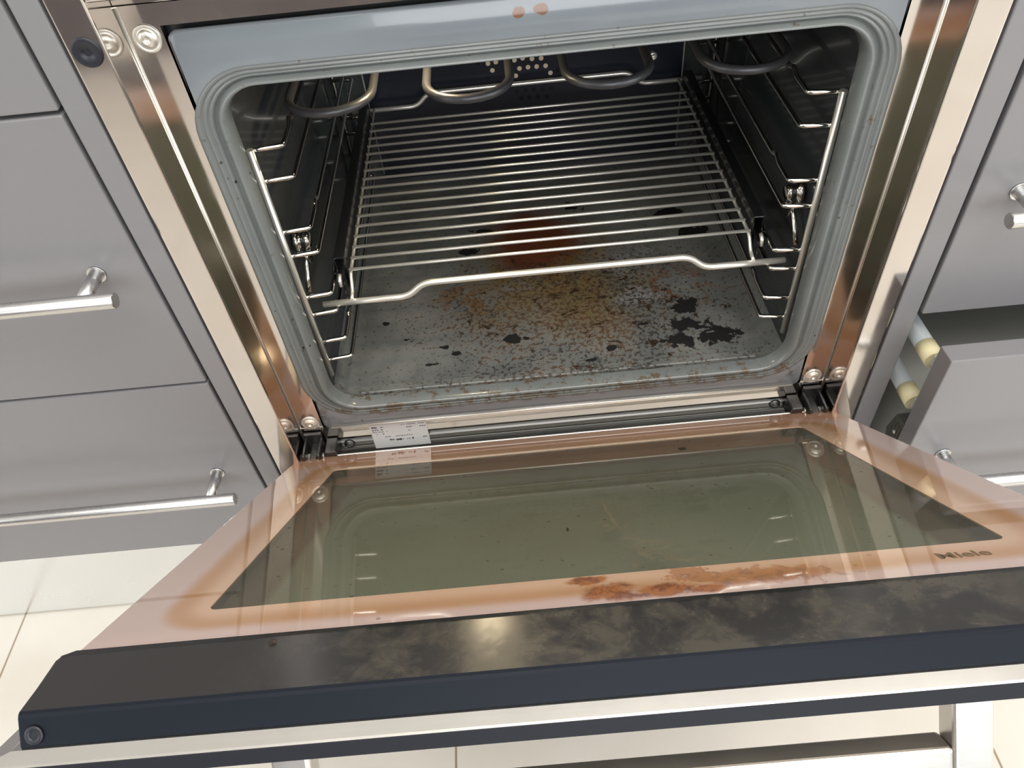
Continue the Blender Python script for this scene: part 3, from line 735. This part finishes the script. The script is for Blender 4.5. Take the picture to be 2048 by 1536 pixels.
# brand lettering printed behind the glass
def text(body, size, x, t, off, mat, parent, name):
    cu = bpy.data.curves.new(name, 'FONT'); cu.body = body; cu.size = size; cu.extrude = 0.00006; cu.offset = 0.00018
    to = bpy.data.objects.new(name, cu); C.objects.link(to)
    dg = bpy.context.evaluated_depsgraph_get(); me = bpy.data.meshes.new_from_object(to.evaluated_get(dg))
    C.objects.unlink(to); bpy.data.objects.remove(to)
    me.materials.clear(); me.materials.append(mat)
    for v_ in me.vertices: v_.co = (v_.co.x*1.25 + x, v_.co.y - t, v_.co.z + off)
    o = bpy.data.objects.new(name, me); C.objects.link(o); o.parent = parent
    return o
text('Miele', 0.0105, 0.1785, 0.3855, 0.0001, M['frosted_ink'], door, 'brand_lettering')

# burnt crumbs lying on the door
def crumb(x, t, off, sc, label, seed):
    rr = random.Random(seed); bm = bmesh.new(); bmesh.ops.create_icosphere(bm, subdivisions=2, radius=1.0)
    for v_ in bm.verts:
        k = 1 + rr.uniform(-0.35, 0.3); v_.co = Vector((v_.co.x*sc[0]*k, v_.co.y*sc[1]*k, v_.co.z*sc[2]*k))
    me = bpy.data.meshes.new('burnt_crumb'); bm.to_mesh(me); bm.free(); me.materials.append(M['crumb'])
    o = bpy.data.objects.new('burnt_crumb', me); C.objects.link(o)
    o.matrix_world = DM @ Matrix.Translation((x, -t, off + sc[2]*0.75))
    tag(o, label, 'crumb', 'burnt crumbs on the open door')
crumb(-0.1722, 0.4178, 0.0014, (0.0018, 0.0015, 0.0012), 'black crumb on the left half of the black door trim', 1)
crumb(0.1022, 0.1030, 0.0, (0.0042, 0.0022, 0.0006), 'dark brown flake on the far edge of the door window', 2)
crumb(-0.0149, 0.2885, 0.0, (0.0008, 0.0032, 0.0005), 'thin brown sliver near the middle of the door window', 3)

# ------------------------------------------------------------------ side racks
RZ = [0.366, 0.338, 0.288, 0.2625, 0.2150, 0.1935, 0.158, 0.133]
def side_rack(s_):
    nm = 'left' if s_ < 0 else 'right'
    t_ = thing('side_rack', 'chromed wire shelf rack hanging on the %s cavity wall' % nm, 'oven side rack', (s_*0.23, 0.2, 0.095), 'wire side racks on the cavity walls')
    xw = s_*0.2300; xi = s_*0.2060
    MB().tube([(xw, 0.0250, 0.1165), (xw, 0.0250, 0.369)], 0.0031, 12).build('upright', M['chrome'], t_)
    MB().tube([(xw, 0.378, 0.1165), (xw, 0.378, 0.369)], 0.0025, 12).build('upright', M['darkwire'], t_)
    for k, z in enumerate(RZ):
        out = 0.0035 if k in (0, 6) else 0.0
        p = [(xw + s_*out, 0.0295, z), (xw - s_*0.002, 0.0305, z), (xi, 0.0330, z)]
        if k % 2 == 0:
            p += [(xi, 0.062, z), (xi, 0.070, z+0.004), (xi, 0.078, z), (xi, 0.374, z), (xw, 0.3755, z)]
        else:
            p += [(xi, 0.374, z), (xw, 0.3755, z)]
        MB().tube(bend(p, 0.004), 0.0022, 10).build('rung', M['mirrorwire'], t_)
    kb = MB(); c = (s_*0.2335, 0.066, 0.2535)
    kb.dome(c, (-s_, 0, 0), [(0.010, 0), (0.011, 0.002), (0.0105, 0.004), (0.007, 0.0045), (0.0072, 0.008), (0.0085, 0.0085), (0.0085, 0.013), (0.006, 0.015), (0.002, 0.0155)], 12)
    kb.build('fixing_knob', M['darkwire'], t_)
    sb = MB(); sb.tube([(s_*0.2245, 0.066 + 0.006*cos(a), 0.2535 - 0.002*a/pi + 0.006*sin(a)-0.004) for a in [k*pi/6 for k in range(48)]], 0.0009, 6)
    sb.tube(bend([(s_*0.2255, 0.066, 0.245), (s_*0.2265, 0.050, 0.232), (s_*0.2275, 0.038, 0.215)], 0.006), 0.0028, 8)
    sb.build('spring_clip', M['darkwire'], t_)
    return t_
side_rack(-1)['label'] = 'chromed wire side rack on the left cavity wall, with light front upright'
side_rack(1)['label'] = 'chromed wire side rack on the right cavity wall, lit rungs facing left'

# telescopic runners clipped to the racks
def runner(s_):
    nm = 'left' if s_ < 0 else 'right'
    t_ = thing('telescopic_runner', 'black telescopic runner under the %s edge of the wire rack' % nm, 'oven runner', (s_*0.205, 0.2, 0.2), 'black telescopic runners')
    x0, x1 = sorted((s_*0.1930, s_*0.2030))
    b = MB(); b.prism([(x0, 0.2330), (x1, 0.2330), (x1, 0.196), (x1 - 0.0012, 0.196), (x1-0.0012, 0.2315), (x0+0.0012, 0.2315), (x0+0.0012, 0.196), (x0, 0.196)], 1, 0.062, 0.372)
    b.build('outer_rail', M['runner'], t_, 0.0006)
    a0, a1 = sorted((s_*0.1950, s_*0.1970))
    MB().box(a0, a1, 0.048, 0.366, 0.1955, 0.2140).build('inner_rail', M['runner'], t_, 0.0006)
    MB().tube(bend([(s_*0.1995, 0.0555, 0.218), (s_*0.1995, 0.050, 0.2165), (s_*0.1995, 0.049, 0.209)], 0.004), 0.0018, 10).build('front_stop', M['chrome'], t_)
    MB().box(min(s_*0.196, s_*0.203), max(s_*0.196, s_*0.203), 0.372, 0.378, 0.198, 0.228).build('rear_stop', M['runner'], t_, 0.001)
    return t_
runner(-1); runner(1)

# ------------------------------------------------------------------ wire rack
wr = thing('wire_rack', 'chromed wire rack resting on the runners across the oven cavity', 'oven rack', (0, 0.2, 0.2))
def rail(y, z, up, r):
    p = [(-0.2175, y, z), (-0.136, y, z), (-0.1200, y+0.001, z+up), (0.1290, y+0.001, z+up), (0.1440, y, z), (0.2195, y, z)]
    return MB().tube(bend(p, 0.009), r, 14)
rail(0.036, 0.2000, 0.0135, 0.0031).build('front_rail', M['chrome'], wr)
rail(0.385, 0.2160, 0.0150, 0.0028).build('back_rail', M['chrome'], wr)
for s_ in (-1, 1):
    MB().tube(bend([(s_*0.1895, 0.0350, 0.2035), (s_*0.1895, 0.046, 0.2045), (s_*0.1895, 0.058, 0.2172), (s_*0.1895, 0.3855, 0.2175)], 0.006), 0.0017, 12).build('side_rod', M['chrome'], wr)
for k in range(17):
    y = 0.0594 + 0.0177*k
    MB().tube([(-0.1905, y, 0.2200), (0.1905, y, 0.2200)], 0.0016, 10).build('cross_wire', M['chrome'], wr)

for o in list(bpy.data.objects):
    if '_local' in o: del o['_local']
